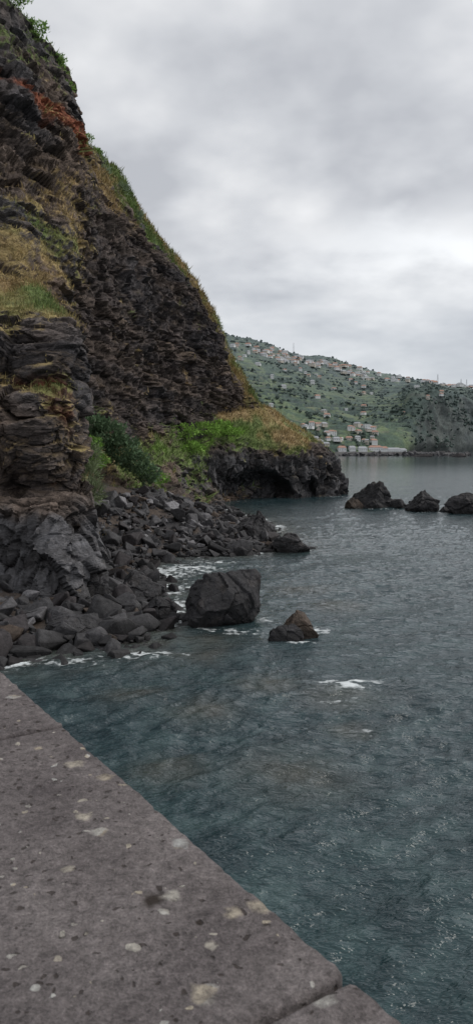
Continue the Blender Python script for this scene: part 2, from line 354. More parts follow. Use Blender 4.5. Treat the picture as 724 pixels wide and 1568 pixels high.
def big_rock(name,x,y,z,sc,seed,planes=14,rot=0,c0=GREY*.5,rough=.10,peak=0.):
    r=np.random.default_rng(seed); q=rockshape(I5,planes,r,rough,(1,1,1))
    a1,c1,v1=facet(q*1.3+seed,.9); a2,c2,v2=facet(q*4+seed,.9); q=q*(1+.13*a1+.035*a2-.03*np.exp(-c1*18)+.02*fbm(q*7,3))[:,None]
    q[:,2]+=peak*q[:,0]*np.maximum(q[:,2],0)*.5; q[:,:2]*=(1-.14*q[:,2:3])
    q=q*np.array(sc); ca,sa=math.cos(rot),math.sin(rot); q=q@np.array([[ca,sa,0],[-sa,ca,0],[0,0,1]])
    q=q+np.array([x,y,z]); n=fbm(q*1.5,4)
    col=c0[None,:]*(1+.6*n+.25*(v2-.5)+.3*(v1-.5))[:,None]; col=lerp(col,T(BROWN*.5,len(q)),ss(.15,.45,n+.05*(q[:,2]))*.2)
    col*=(.4+.6*ss(.1,.55,q[:,2]+.3*n))[:,None]
    return make_mesh(name,q,I5[1],np.clip(col,.004,1),False,[M_boulder])
BL=np.array([.030,.029,.031])
big_rock('large_boulder',-.35,29.8,.8,(1.45,1.35,1.5),33,14,.0,c0=BL,peak=.35)
big_rock('boulder',2.4,27.6,.3,(.6,.6,.62),8,12,c0=BROWN*.42)
big_rock('boulder',1.85,27.0,.1,(.55,.45,.45),9,12,c0=BL)
big_rock('boulder',3.7,51.2,.35,(1.3,1.,.75),12,12,c0=GREY*.5)
big_rock('boulder',1.6,57.,.8,(1.6,1.4,1.2),13,12,c0=GREY*.45)
big_rock('boulder',-4.6,33.8,.6,(1.0,1.,.9),14,12)
big_rock('boulder',-3.1,30.5,.35,(.8,.8,.6),15,12)
big_rock('boulder',-5.8,27.2,.35,(1.2,.7,.55),16,12,-.2)
big_rock('sea_stack',16.8,91.5,.4,(3.1,2.2,2.6),21,18,c0=BL,peak=-.2,rough=.25)
big_rock('sea_stack',14.2,90.5,.1,(1.3,1.2,1.1),22,14,c0=BROWN*.4)
big_rock('sea_stack',19.2,91.,.2,(1.4,1.2,1.1),23,14,c0=BL)
big_rock('sea_stack',21.6,86,.2,(2.3,1.6,1.8),24,18,c0=BL,rough=.25)
big_rock('sea_stack',24.2,85,0.,(1.6,1.2,.7),25,13,c0=BL)
big_rock('sea_stack',26.4,83.,.4,(2.6,1.8,2.1),26,18,c0=BL,rough=.25,peak=.2)

# ------------------------------------------------------------------ grass tufts
Vs=[];Fs=[];Cs=[];base=0
for (pv,g,nn,gc),cnt in zip(grass_src,(26000,9000,6000)):
    w=(g>.4)&(pv[:,1]<140)&(pv[:,2]>.8); idx=np.nonzero(w)[0]
    if len(idx)==0: continue
    idx=rng.choice(idx,min(cnt,len(idx)),replace=False)
    nb=4; n=len(idx)
    sc=np.clip(np.repeat(pv[idx,1],nb)/95,.3,1.0)[:,None]
    o=np.repeat(pv[idx],nb,0)+rng.normal(size=(n*nb,3))*.12; c=np.repeat(gc[idx],nb,0)*rng.uniform(.5,1.6,(n*nb,1))
    h=rng.uniform(.1,.42,(n*nb,1))*sc; dirn=rng.normal(size=(n*nb,3))*.55+np.array([0,0,.8])+np.repeat(nn[idx],nb,0)*.5
    side=rng.normal(size=(n*nb,3)); side[:,2]*=.2; side/=np.linalg.norm(side,axis=1)[:,None]
    a=o-side*.07*sc; b=o+side*.07*sc; t=o+dirn*h
    V=np.stack([a,b,t],1).reshape(-1,3); F=np.arange(n*nb*3).reshape(-1,3)+base
    Vs.append(V);Fs.append(F);Cs.append(np.repeat(c,3,0)); base+=len(V)
make_mesh('cliff_grass',np.concatenate(Vs),np.concatenate(Fs),np.clip(np.concatenate(Cs),0,.5),False,[M_leaf])

def shrub(name,blobs,n,leaf,c0,blade=False,seed=1):
    r=np.random.default_rng(seed); V=[];Cc=[]
    for (x,y,z,rx,ry,rz) in blobs:
        k=int(n*rx*rz); u=r.normal(size=(k,3)); u/=np.linalg.norm(u,axis=1)[:,None]
        rad=(.45+.6*r.random(k)**.5)*(1+.6*fbm(u*2.2+x,3)); rad=rad[:,None]
        o=np.array([x,y,z])+u*rad*np.array([rx,ry,rz])
        s=r.normal(size=(k,3)); s/=np.linalg.norm(s,axis=1)[:,None]; d=u*.7+r.normal(size=(k,3))*.6+np.array([0,0,.5]); d/=np.linalg.norm(d,axis=1)[:,None]
        L=leaf*r.uniform(.6,1.5,(k,1)); wd=.12 if blade else .4
        V.append(np.stack([o-s*L*wd,o+s*L*wd,o+d*L*(1.6 if blade else 1)],1).reshape(-1,3))
        b=(.45+.75*np.clip(rad[:,0],0,1.2))*(1+.7*fbm(o*1.2,2))*r.uniform(.7,1.3,k); Cc.append(np.repeat(np.array(c0)[None]*b[:,None],3,0))
    V=np.concatenate(V); return make_mesh(name,V,np.arange(len(V)).reshape(-1,3),np.clip(np.concatenate(Cc),0,.6),False,[M_leaf])
shrub('coastal_shrub',[(-10.9,63,8.2,1.6,1.4,1.3),(-9.8,64,7.1,1.5,1.4,1.2),(-8.9,65.5,6.,1.2,1.2,.9),(-8.0,67,4.9,1.1,1.,.8),(-11.8,62.5,9.1,1.1,1.,.8)],900,.24,(.095,.150,.080),seed=2)
shrub('reed_clump',[(-9.6,48,6.6,.8,.8,.9),(-9.3,47,5.4,.7,.8,.8),(-9.0,46,4.4,.8,.8,.7)],900,.28,(.18,.22,.12),True,seed=3)
shrub('green_bush',[(-10.5,52,7.4,1.2,1.,.6),(-10,53,6.3,.9,1.,.6),(-7.3,70,4.4,1.1,1.,.5),(-8.4,69,5.2,.8,1.,.5)],900,.18,(.15,.27,.055),seed=4)
shrub('green_bush',[(-7.2,94.5,9.4,2.4,1.5,.9),(-9.,93,9.,1.8,1.3,.9),(-4.6,98,9.9,2.6,1.5,.8),(-5.9,95,7.4,1.8,1.,.8),(-7.8,93,7.4,1.5,1,.8),(-2.2,101,10.4,1.8,1.,.6),(-.5,102.5,9.6,1.4,1.,.5)],420,.28,(.20,.34,.07),seed=5)
shrub('agave_clump',[(-15.3,88.,38.8,.9,.8,.5),(-14.,91.5,38,1.2,.8,.5),(-12.7,94.5,35.9,1.3,.8,.5),(-11.3,98,33.2,1,.8,.4),(-7.5,104,29.5,1,.8,.4)],400,.4,(.18,.23,.15),True,seed=6)
shrub('cliff_top_bush',[(-19.2,75,47.4,1.1,1,.6),(-18.3,78,46.,1.2,1,.5),(-17.8,81,44.8,1.,1,.5),(-21,73,49.,1.8,1,.5),(-16.9,87,42.1,.8,.8,.4),(-16.2,89.5,41.4,.7,.8,.5)],1000,.2,(.16,.27,.065),seed=7)

# ------------------------------------------------------------------ WATER
e=np.array([-.546,.838]); nrm=np.array([-.838,-.546]); org=np.array([.128,.809])
ang=np.concatenate([np.linspace(-180,-62,40)[:-1],np.linspace(-62,-24,60)[:-1],np.linspace(-24,24,600)[:-1],np.linspace(24,62,60)[:-1],np.linspace(62,180,40)])
rr=np.concatenate([[.01],np.geomspace(3,60,660),np.geomspace(60.3,400,300),np.geomspace(420,30000,70)])
A,Rr=np.meshgrid(np.radians(ang),rr,indexing='ij')
wx=(Rr*np.sin(A)).ravel();wy=(Rr*np.cos(A)).ravel()
rot=math.radians(28); u=wx*math.cos(rot)+wy*math.sin(rot); v=-wx*math.sin(rot)+wy*math.cos(rot)
fade=1/(1+(Rr.ravel()/110)**2); Z0=np.zeros(len(u))
wb=fbm(np.column_stack([u*.2,v*.2,Z0+5]),2)*.8
gust=.65+.8*ss(-.25,.3,fbm(np.column_stack([u*.045,v*.07,Z0+15]),2))
wz=fbm(np.column_stack([u*.28+wb,v*.60,Z0]),2)*.19
wz+=gust*(ridged(np.column_stack([u*.55+wb,v*1.2,Z0+3]),2)*.065+fbm(np.column_stack([u*1.4,v*2.7,Z0+6.]),2)*.068)
wz=wz*fade+fbm(np.column_stack([u*.08,v*.16,Z0+9.]),2)*.14*(fade**.5)
near=(Rr.ravel()<140)
xy=np.column_stack([wx,wy]); foam=np.zeros(len(wx)); shal=np.zeros(len(wx)); tq=np.zeros(len(wx)); idx=np.nonzero(near)[0]
pp=np.column_stack([xy[idx],np.zeros(len(idx))])
sd=-sdist(xy[idx]); n1=fbm(pp/1.1,4); n2=fbm(pp/3.5+20,3); n3=fbm(pp*np.array([1,1.6,1])*2.2+7,3)
f=.95*np.exp(-np.maximum(sd,0)/.6)*ss(-.1,.35,n2+.5*n3)
for (x,y,rx,ry,s) in [(-2.9,43.5,1.9,1.9,1.),(-3.6,41.,1.4,1.4,.9),(-1.4,46.5,1.6,.9,.85),(-2.4,38.,.9,1.3,.7),(3.35,21.8,.95,.5,1.),(3.0,20.4,.8,.35,.5),(3.1,28.6,.7,.7,.8),(3.2,17.9,.45,.3,.5),(2.2,26.6,.8,.25,.7),(-.3,28.4,1.7,.4,.7),(-3.2,25.1,1.6,.6,.8),(-5.5,24.3,1.6,.6,.65),(16.8,89.,3.6,.6,.7),(22.,84.,3.2,.5,.6),(15,113,3,1.2,.5),(1.,103,4,1.,.4),(6.2,38,1.2,.6,.3),(-1.8,33,.9,1.7,.65),(1.2,30,.5,1.,.5)]:
    e_=((pp[:,0]-x)/rx)**2+((pp[:,1]-y)/ry)**2
    f=np.maximum(f,s*np.exp(-e_*.8)*ss(-.12,.3,n3+.3*n1+.12))
foam[idx]=np.clip(f,0,1)
s_=np.exp(-np.maximum(sd,0)/1.6)*.8
for (x,y,r) in [(3.0,20.6,1.1),(.9,22.,1.0),(-1.5,25.4,1.3),(-.9,19.5,.9),(2.9,18,.6),(-1.,27.,1.5),(3.2,37,1.5),(1.2,15.5,1.2),(-1.5,15.8,.8),(4.5,33,1.2),(-3.,21.,1.)]:
    s_=np.maximum(s_,.8*np.exp(-(((pp[:,0]-x)/r)**2+((pp[:,1]-y)/r)**2)))
shal[idx]=np.clip(s_*(1+n1),0,1)
wd=-((xy[idx]-org)@nrm)   # distance out from the quay wall: the bottom is shallower and paler there
tq[idx]=np.clip(np.exp(-np.maximum(wd,0)/9.)*(.95+1.1*n2),0,1)*(1-ss(7,20,pp[:,1]))
wcol=np.column_stack([foam,shal,tq,np.ones(len(wx))])
m,nt,b=mat('sea_water'); pos=geo(nt)
a=nt.nodes.new('ShaderNodeAttribute'); a.attribute_name='Col'; sp=nt.nodes.new('ShaderNodeSeparateColor'); nt.links.new(a.outputs['Color'],sp.inputs[0])
nb=noise(nt,pos,.7,5,.72); patch=ramp(nt,nb.outputs[0],[(.35,(.013,.028,.034)),(.52,(.025,.048,.055)),(.68,(.046,.078,.083))])
tqc=ramp(nt,nb.outputs[0],[(.38,(.016,.040,.045)),(.52,(.036,.074,.077)),(.64,(.075,.125,.122))])
patch=mixc(nt,'MIX',sp.outputs[2],patch,tqc)
shc=mixc(nt,'MIX',math_(nt,'MULTIPLY',sp.outputs[1],.6),patch,(.085,.078,.060))
fo=noise(nt,pos,5,6,.7); fm=math_(nt,'MULTIPLY_ADD',fo.outputs[0],1.6,-.8); fm=math_(nt,'ADD',fm,sp.outputs[0]); fm=ramp(nt,fm,[(.28,0.),(.75,1.)])
fm=math_(nt,'MULTIPLY',fm,math_(nt,'MULTIPLY',sp.outputs[0],2.5,clamp=True))
cc=mixc(nt,'MIX',fm,shc,(.66,.70,.71)); nt.links.new(cc,b.inputs['Base Color'])
b.inputs['IOR'].default_value=1.36
rg=math_(nt,'MULTIPLY_ADD',fm,.6,.07); nt.links.new(rg,b.inputs['Roughness'])
mp=N_(nt,'ShaderNodeMapping'); mp.inputs['Rotation'].default_value=(0,0,-rot); mp.inputs['Scale'].default_value=(.6,1.25,1); nt.links.new(pos,mp.inputs['Vector'])
w1=noise(nt,mp.outputs[0],2.1,4,.62)
vl=nt.nodes.new('ShaderNodeVectorMath'); vl.operation='LENGTH'; nt.links.new(pos,vl.inputs[0])
cal=math_(nt,'DIVIDE',1.,math_(nt,'ADD',1.,math_(nt,'POWER',math_(nt,'DIVIDE',vl.outputs['Value'],120.),1.5)))
hh=math_(nt,'MULTIPLY',math_(nt,'MULTIPLY',w1.outputs[0],.26),cal)
bp=N_(nt,'ShaderNodeBump',Strength=1.,Distance=.9); nt.links.new(hh,bp.inputs['Height']); nt.links.new(bp.outputs[0],b.inputs['Normal'])
make_mesh('sea_water',np.column_stack([wx,wy,wz]),grid_faces(len(ang),len(rr)),wcol,True,[m])
make_mesh('sea_bed',[(-30000,-30000,-12),(30000,-30000,-12),(30000,30000,-12),(-30000,30000,-12)],[(0,1,2,3)],T(GREY,4),False,[M_boulder])

# ------------------------------------------------------------------ DISTANT HILL
HZC=np.array([.20,.235,.262])  # haze tint blended into the far hill and tree colours
HILL=[
[(-400,1100,-2),(-420,1200,60),(-440,1400,140),(-480,1700,240),(-520,2000,350)],
[(-98,1000,-2),(-108,1100,45),(-128,1300,109),(-157,1600,201),(-187,1900,318)],
[(-15,1000,-2),(-16,1100,45),(-19,1300,109),(-24,1600,187),(-28,1900,288)],
[(33,1000,-2),(37,1100,41),(45,1350,101),(55,1650,178),(65,1950,274)],
[(81,1050,-2),(89,1150,37),(108,1400,92),(131,1700,169),(154,2000,258)],
[(133,1100,-2),(145,1200,30),(175,1450,83),(212,1750,159),(248,2050,250)],
[(200,1150,-2),(217,1250,23.5),(261,1500,79),(313,1800,148),(365,2100,225)],
[(272,1250,-2),(287,1320,30),(326,1500,85),(392,1800,148),(457,2100,204)],
[(341,1400,-2),(351,1440,57),(366,1500,111),(439,1800,155),(512,2100,193)],
[(460,1550,-2),(471,1590,63),(480,1620,117),(563,1900,152),(652,2200,183)],
[(692,1800,-2),(707,1840,71),(722,1880,113),(807,2100,150),(922,2400,182)],
[(1083,2100,-2),(1104,2140,73),(1124,2180,112),(1238,2400,149),(1392,2700,181)]]
C=[];K=[]
for i,c in enumerate(HILL):
    x,y,z=c[-1]; C.append(list(c)+[(x+40,y+250,z+6),(x+100,y+900,z*.6)])
    cl=1. if i>=8 else 0.
    K.append([(cl,),(cl,),(cl*.9,),(0,),(0,),(0,),(0,)])
P,Km,N=loft(C,K,420,300)
p=P.reshape(-1,3); n=N.reshape(-1,3); k=Km.reshape(-1); L=len(p)
d=ridged(p/180,4)*14+fbm(p/60,4)*9+ k*(ridged(p/50,4)*16)
d*=ss(-2,20,p[:,2])
p2=p+n*d[:,None]*.8
st=np.mod(p2[:,2]+fbm(p/90+3,3)*6,9.); flat=(1-k)*ss(-.25,.1,fbm(p/160+60,2))
p2[:,2]-= (st-4.5)*.6*flat*ss(5,20,p[:,2])
N2=gnormals(p2.reshape(P.shape)).reshape(-1,3)
cn=fbm(p/45,5);cn2=fbm(p/14,4);ct=fbm(p/120+9,3)
c=lerp(T([.060,.098,.050],L),T([.145,.190,.075],L),ss(-.2,.25,cn+.4*cn2))
c=lerp(c,T([.036,.064,.040],L),ss(.0,.25,cn2+.6*ct))
c=lerp(c,T([.17,.16,.095],L),ss(.2,.4,-cn2+.3*cn)*.6)
wall=(ss(6.5,8.2,st))*flat; c=lerp(c,T([.045,.058,.045],L),wall*.8)
c=lerp(c,T([.042,.060,.046],L),k*.75)
c=lerp(c,T([.080,.070,.062],L),ss(.3,.6,k*.5+.6*cn+.4*(.5-N2[:,2]))*k*.6)
c=lerp(c,T([.06,.06,.06],L),1-ss(1,7,p2[:,2]))
hz=.12+ss(900,2400,p[:,1])*.50; c=lerp(c,T(HZC,L),hz)  # aerial haze painted into the ground colour, stronger with distance
M_hill=attr_rock('terraced_hillside',.03,1.2,1.,.85,1.16,1.,.1)
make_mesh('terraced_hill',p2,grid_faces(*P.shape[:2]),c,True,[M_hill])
Iv,If=ico(1); Vs=[];Fs=[];Cs=[];base=0
nz_=fbm(p2/70+33,3)
idx=np.nonzero((p2[:,2]>12)&(p2[:,1]<2250)&(nz_>.0)&(p2[:,0]>-60)&(p2[:,0]<1000))[0]
for j in rng.choice(idx,4500):
    s=rng.uniform(1.5,4.); q=Iv*(1+.27*rng.normal(size=(len(Iv),1)))*s*np.array([1,1,rng.uniform(.6,1.)])+p2[j]+np.array([rng.normal()*6,rng.normal()*6,s*.2])
    t=.12+float(ss(900,2400,p[j,1]))*.5; cc0=np.array([.055,.085,.058])*rng.uniform(.75,1.5)*(1-t)+HZC*t  # tree colour carries painted haze, growing with distance
    Vs.append(q);Fs.append(If+base);base+=len(q);Cs.append(T(cc0,len(q)))
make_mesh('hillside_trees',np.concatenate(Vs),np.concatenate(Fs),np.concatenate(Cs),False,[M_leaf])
# farther headland, its mist painted into the base colour
FAR=[[(700,3700,-2),(720,3900,230),(740,4300,330),(760,4900,300),(760,5600,-2)],[(1150,3600,-2),(1170,3800,220),(1200,4200,335),(1220,4900,300),(1230,5600,-2)],[(1700,3500,-2),(1710,3650,150),(1740,4000,270),(1760,4700,250),(1770,5400,-2)],[(2300,3500,-2),(2310,3600,90),(2330,3900,170),(2350,4500,150),(2360,5200,-2)],[(2800,3700,-4),(2800,3750,10),(2800,3900,30),(2800,4300,20),(2800,4900,-4)]]
P,Km,N=loft(FAR,[[(0,)]*5]*5,140,80); p=P.reshape(-1,3); q=p+N.reshape(-1,3)*(ridged(p/300,4)*28*ss(0,30,p[:,2]))[:,None]
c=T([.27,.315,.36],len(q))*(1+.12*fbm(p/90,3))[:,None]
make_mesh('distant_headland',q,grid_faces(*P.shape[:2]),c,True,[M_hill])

# ------------------------------------------------------------------ HOUSES
def simple(name,c,rough=.8,var=.15,scale=1.):
    m,nt,b=mat(name); nn=noise(nt,geo(nt),scale,4); cc=mixc(nt,'MULTIPLY',1,c,ramp(nt,nn.outputs[0],[(.3,1-var),(.7,1+var)])); nt.links.new(cc,b.inputs['Base Color']); b.inputs['Roughness'].default_value=rough; return m
M_w=simple('white_render',(.68,.69,.69)); M_w2=simple('cream_render',(.52,.48,.42)); M_roof=simple('terracotta_tiles',(.36,.21,.16)); M_win=simple('window_glass',(.14,.15,.16),.3); M_gr=simple('grey_roof',(.34,.35,.37)); M_con=simple('concrete',(.17,.165,.16),.9,.3,.1)
class Bld:
    def __init__(s): s.V=[];s.F=[];s.m=[]
    def quad(s,pts,m):
        b=len(s.V); s.V+=pts; s.F.append((b,b+1,b+2,b+3)); s.m.append(m)
    def house(s,x,y,z,w,d,h,a,wm,rm,flat=False):
        ca,sa=math.cos(a),math.sin(a)
        T=lambda px,py,pz:(x+px*ca-py*sa,y+px*sa+py*ca,z+pz)
        w/=2;d/=2; b0=-2.
        for (x0,y0,x1,y1) in ((-w,-d,w,-d),(w,-d,w,d),(w,d,-w,d),(-w,d,-w,-d)):
            s.quad([T(x0,y0,b0),T(x1,y1,b0),T(x1,y1,h),T(x0,y0,h)],wm)
        if flat:
            s.quad([T(-w,-d,h),T(w,-d,h),T(w,d,h),T(-w,d,h)],rm)
        else:
            r=h+min(w,d)*.6; e=.5; o=w*.25
            s.quad([T(-w-e,-d-e,h-.1),T(w+e,-d-e,h-.1),T(w-o,0,r),T(-w+o,0,r)],rm)
            s.quad([T(w+e,d+e,h-.1),T(-w-e,d+e,h-.1),T(-w+o,0,r),T(w-o,0,r)],rm)
            s.quad([T(w+e,-d-e,h-.1),T(w+e,d+e,h-.1),T(w-o,0,r),T(w-o,0,r+.01)],rm)
            s.quad([T(-w-e,d+e,h-.1),T(-w-e,-d-e,h-.1),T(-w+o,0,r),T(-w+o,0,r+.01)],rm)
        nf=max(1,int(h/3)); nw=max(2,int(w*2/3.2))
        for f in range(nf):
            for i in range(nw):
                cx=-w+(i+.5)*2*w/nw; z0=f*3+1.
                s.quad([T(cx-.5,-d-.06,z0),T(cx+.5,-d-.06,z0),T(cx+.5,-d-.06,z0+1.2),T(cx-.5,-d-.06,z0+1.2)],2)
            for sx in (-1,1):
                s.quad([T(sx*(w+.06),.6*sx,f*3+1),T(sx*(w+.06),-.6*sx,f*3+1),T(sx*(w+.06),-.6*sx,f*3+2.2),T(sx*(w+.06),.6*sx,f*3+2.2)],2)
    def build(s,name): return make_mesh(name,s.V,s.F,None,False,[M_w,M_w2,M_win,M_roof,M_gr],s.m)
def ground_z(x,y):
    dd=(p2[:,0]-x)**2+(p2[:,1]-y)**2; return p2[np.argmin(dd),2]
B=Bld()
def scatter(n,xr,zf,smin,smax):
    c=0
    while c<n:
        x=rng.uniform(*xr); zlo,zhi=zf(x)
        cand=np.nonzero((np.abs(p2[:,0]-x)<9)&(p2[:,2]>zlo)&(p2[:,2]<zhi)&(p2[:,1]<2350))[0]
        if len(cand)==0: c+=.2; continue
        q=p2[rng.choice(cand)]; s=rng.uniform(smin,smax)
        B.house(q[0],q[1]-2,q[2]+.8,s,s*.8,rng.choice([3,3,4,6]),rng.normal()*.5,0 if rng.random()<.7 else 1,3 if rng.random()<.5 else 4,rng.random()<.15); c+=1
scatter(85,(30,330),lambda x:(230-x*.14,272-x*.14),7,14)
scatter(36,(-20,300),lambda x:(190-x*.12,262-x*.12),6,13)
scatter(48,(70,240),lambda x:(12,48),6,11)
scatter(18,(60,420),lambda x:(50,160),6,11)
scatter(20,(300,520),lambda x:(178,215),7,13)
scatter(45,(480,800),lambda x:(170,195),8,16)
B.build('hillside_village')
for (x,y,w,h,rm) in [(222,1200,22,5,3),(258,1232,24,5,4),(276,1250,14,4,4),(196,1168,14,4,4),(160,1140,12,5,3),(178,1155,10,4,4),(240,1218,10,4,3)]:
    b_=Bld(); b_.house(x,y,max(ground_z(x,y),3)+1,w,10,h,.12,0,rm,False); b_.build('waterfront_house')
def boxm(name,c,s,rz,m,taper=1.):
    V=[];
    for zz,t in ((-1,1),(1,taper)):
        for xx,yy in ((-1,-1),(1,-1),(1,1),(-1,1)): V.append((xx*s[0]*(1 if t==1 else .99),yy*s[1]*t,zz*s[2]))
    F=[(3,2,1,0),(4,5,6,7),(0,1,5,4),(1,2,6,5),(2,3,7,6),(3,0,4,7)]
    ca,sa=math.cos(rz),math.sin(rz); V=[(c[0]+x*ca-y*sa,c[1]+x*sa+y*ca,c[2]+z) for x,y,z in V]
    return make_mesh(name,V,F,None,False,[m])
boxm('harbour_wall',(205,1110,1.2),(85,5,4.),.42,M_con,.7)
boxm('harbour_wall',(330,1235,.5),(70,5,3.),.75,M_con,.7)
def rubble(name,x0,y0,x1,y1,w,s,n,seed):
    r=np.random.default_rng(seed); V=[];F=[];C_=[];b=0
    for i in range(n):
        t=r.random(); x=x0+(x1-x0)*t+r.normal()*w*.5; y=y0+(y1-y0)*t+r.normal()*w*.5; vv,ff=variants[r.integers(48)]; k=s*r.uniform(.5,1.4)
        q=(vv*k)@rotm(r,.5).T+np.array([x,y,k*r.uniform(-.2,.6)]); V.append(q);F.append(ff+b);b+=len(q);C_.append(T(GREY*r.uniform(.6,1.2),len(q)))
    return make_mesh(name,np.concatenate(V),np.concatenate(F),np.concatenate(C_),False,[M_boulder])
rubble('breakwater',150,1045,335,1075,5,4.,260,5)
rubble('shore_rocks',100,1040,430,1480,10,4.5,260,6)
big_rock('sea_rock',258,870,0,(12,5,3.5),41,14,c0=DARK*.6); big_rock('sea_rock',225,900,0,(14,5,2.4),42,14,c0=DARK*.6)
for x,y in [(150,1990),(560,2100),(640,2150),(662,2170)]:
    V=[];F=[]; z=ground_z(x,y)
    def strut(a,b,t):
        a=np.array(a,float);b=np.array(b,float); k=len(V)
        for e9 in (a,b):
            for dx,dy in ((-t,-t),(t,-t),(t,t),(-t,t)): V.append((e9[0]+dx,e9[1]+dy,e9[2]))
        for i in range(4): F.append((k+i,k+(i+1)%4,k+4+(i+1)%4,k+4+i))
    for sx,sy in ((-2,-2),(2,-2),(2,2),(-2,2)): strut((x+sx,y+sy,z-3),(x+sx*.15,y+sy*.15,z+27),.18)
    for zz,w in ((14,5),(19,4.5),(24,3)): strut((x-w,y,z+zz),(x+w,y,z+zz+.1),.2)
    make_mesh('pylon',V,F,None,False,[M_gr])

# ------------------------------------------------------------------ PARAPET WALL
m,nt,b=mat('weathered_stone'); pos=geo(nt)
n0=noise(nt,pos,5,5,.6); n1=noise(nt,pos,55,6,.8); n2=noise(nt,pos,240,3,.7)
c=ramp(nt,n0.outputs[0],[(.3,(.115,.099,.100)),(.5,(.170,.149,.147)),(.7,(.230,.204,.200))])
c=mixc(nt,'MULTIPLY',1,c,ramp(nt,n1.outputs[0],[(.3,.40),(.5,1.),(.72,1.65)])); c=mixc(nt,'MULTIPLY',1,c,ramp(nt,n2.outputs[0],[(.35,.7),(.7,1.3)]))
dv=N_(nt,'ShaderNodeTexNoise',Scale=45.,Detail=4.); nt.links.new(pos,dv.inputs['Vector'])
vm=nt.nodes.new('ShaderNodeVectorMath'); vm.operation='MULTIPLY_ADD'; nt.links.new(dv.outputs['Color'],vm.inputs[0]); vm.inputs[1].default_value=(.026,.026,.026); nt.links.new(pos,vm.inputs[2])
wp=vm.outputs[0]
def spots(lst):
    out=None
    for x,y,r in lst:
        dn=nt.nodes.new('ShaderNodeVectorMath'); dn.operation='DISTANCE'; nt.links.new(wp,dn.inputs[0]); dn.inputs[1].default_value=(x+.013,y+.013,6.413)
        t=math_(nt,'MULTIPLY_ADD',dn.outputs['Value'],-1./(r*.6),1.9,True); out=t if out is None else math_(nt,'MAXIMUM',out,t)
    return out
light=spots([(-.310,1.386,.021),(-.218,1.128,.015),(-.087,1.095,.013),(-.088,.962,.015),(-.038,.778,.016),(.033,.938,.016),(.092,.771,.015),(-.25,1.181,.014),(-.006,.924,.012),(-.243,1.328,.016),(-.242,1.027,.010),(-.542,1.774,.015),(-.40,1.46,.010),(-.03,.86,.008)])
dark=spots([(-.111,.952,.019),(-.05,.90,.006)])
vo=N_(nt,'ShaderNodeTexVoronoi',Scale=19.); nt.links.new(wp,vo.inputs['Vector'])
sc=nt.nodes.new('ShaderNodeSeparateColor'); nt.links.new(vo.outputs['Color'],sc.inputs[0])
th=math_(nt,'MULTIPLY',math_(nt,'POWER',sc.outputs[0],3.5),.25); sm=math_(nt,'MULTIPLY',math_(nt,'SUBTRACT',th,vo.outputs['Distance']),40.,clamp=True)
vo2=N_(nt,'ShaderNodeTexVoronoi',Scale=48.); nt.links.new(wp,vo2.inputs['Vector'])
sc2=nt.nodes.new('ShaderNodeSeparateColor'); nt.links.new(vo2.outputs['Color'],sc2.inputs[0])
th2=math_(nt,'MULTIPLY',math_(nt,'POWER',sc2.outputs[1],4.),.36); sm2=math_(nt,'MULTIPLY',math_(nt,'SUBTRACT',th2,vo2.outputs['Distance']),20.,clamp=True)
lm=math_(nt,'MAXIMUM',math_(nt,'MAXIMUM',light,sm),sm2)
lm=math_(nt,'MULTIPLY',lm,ramp(nt,n1.outputs[0],[(.36,.3),(.55,1.)]))
vo3=N_(nt,'ShaderNodeTexVoronoi',Scale=70.); nt.links.new(wp,vo3.inputs['Vector'])
sc3=nt.nodes.new('ShaderNodeSeparateColor'); nt.links.new(vo3.outputs['Color'],sc3.inputs[0])
pit=math_(nt,'MULTIPLY',math_(nt,'SUBTRACT',math_(nt,'MULTIPLY',math_(nt,'POWER',sc3.outputs[2],3.),.36),vo3.outputs['Distance']),14.,clamp=True)
dark=math_(nt,'MAXIMUM',dark,math_(nt,'MULTIPLY',pit,.75))
lc=mixc(nt,'MIX',sc.outputs[1],(.62,.62,.60),(.54,.46,.35))
c=mixc(nt,'MIX',dark,c,(.04,.03,.025)); c=mixc(nt,'MIX',math_(nt,'MULTIPLY',lm,.95),c,lc)
nt.links.new(c,b.inputs['Base Color']); b.inputs['Roughness'].default_value=.92; b.inputs['Specular IOR Level'].default_value=.3
h=math_(nt,'ADD',math_(nt,'MULTIPLY',n1.outputs[0],1.),math_(nt,'MULTIPLY',n2.outputs[0],.35)); h=math_(nt,'ADD',h,math_(nt,'MULTIPLY',lm,.25)); h=math_(nt,'SUBTRACT',h,math_(nt,'MULTIPLY',dark,.7))
bp=N_(nt,'ShaderNodeBump',Strength=1.,Distance=.010); nt.links.new(h,bp.inputs['Height']); nt.links.new(bp.outputs[0],b.inputs['Normal'])
M_stone=m
wall_=bpy.data.objects.new('stone_parapet_wall',None); scn.collection.objects.link(wall_)
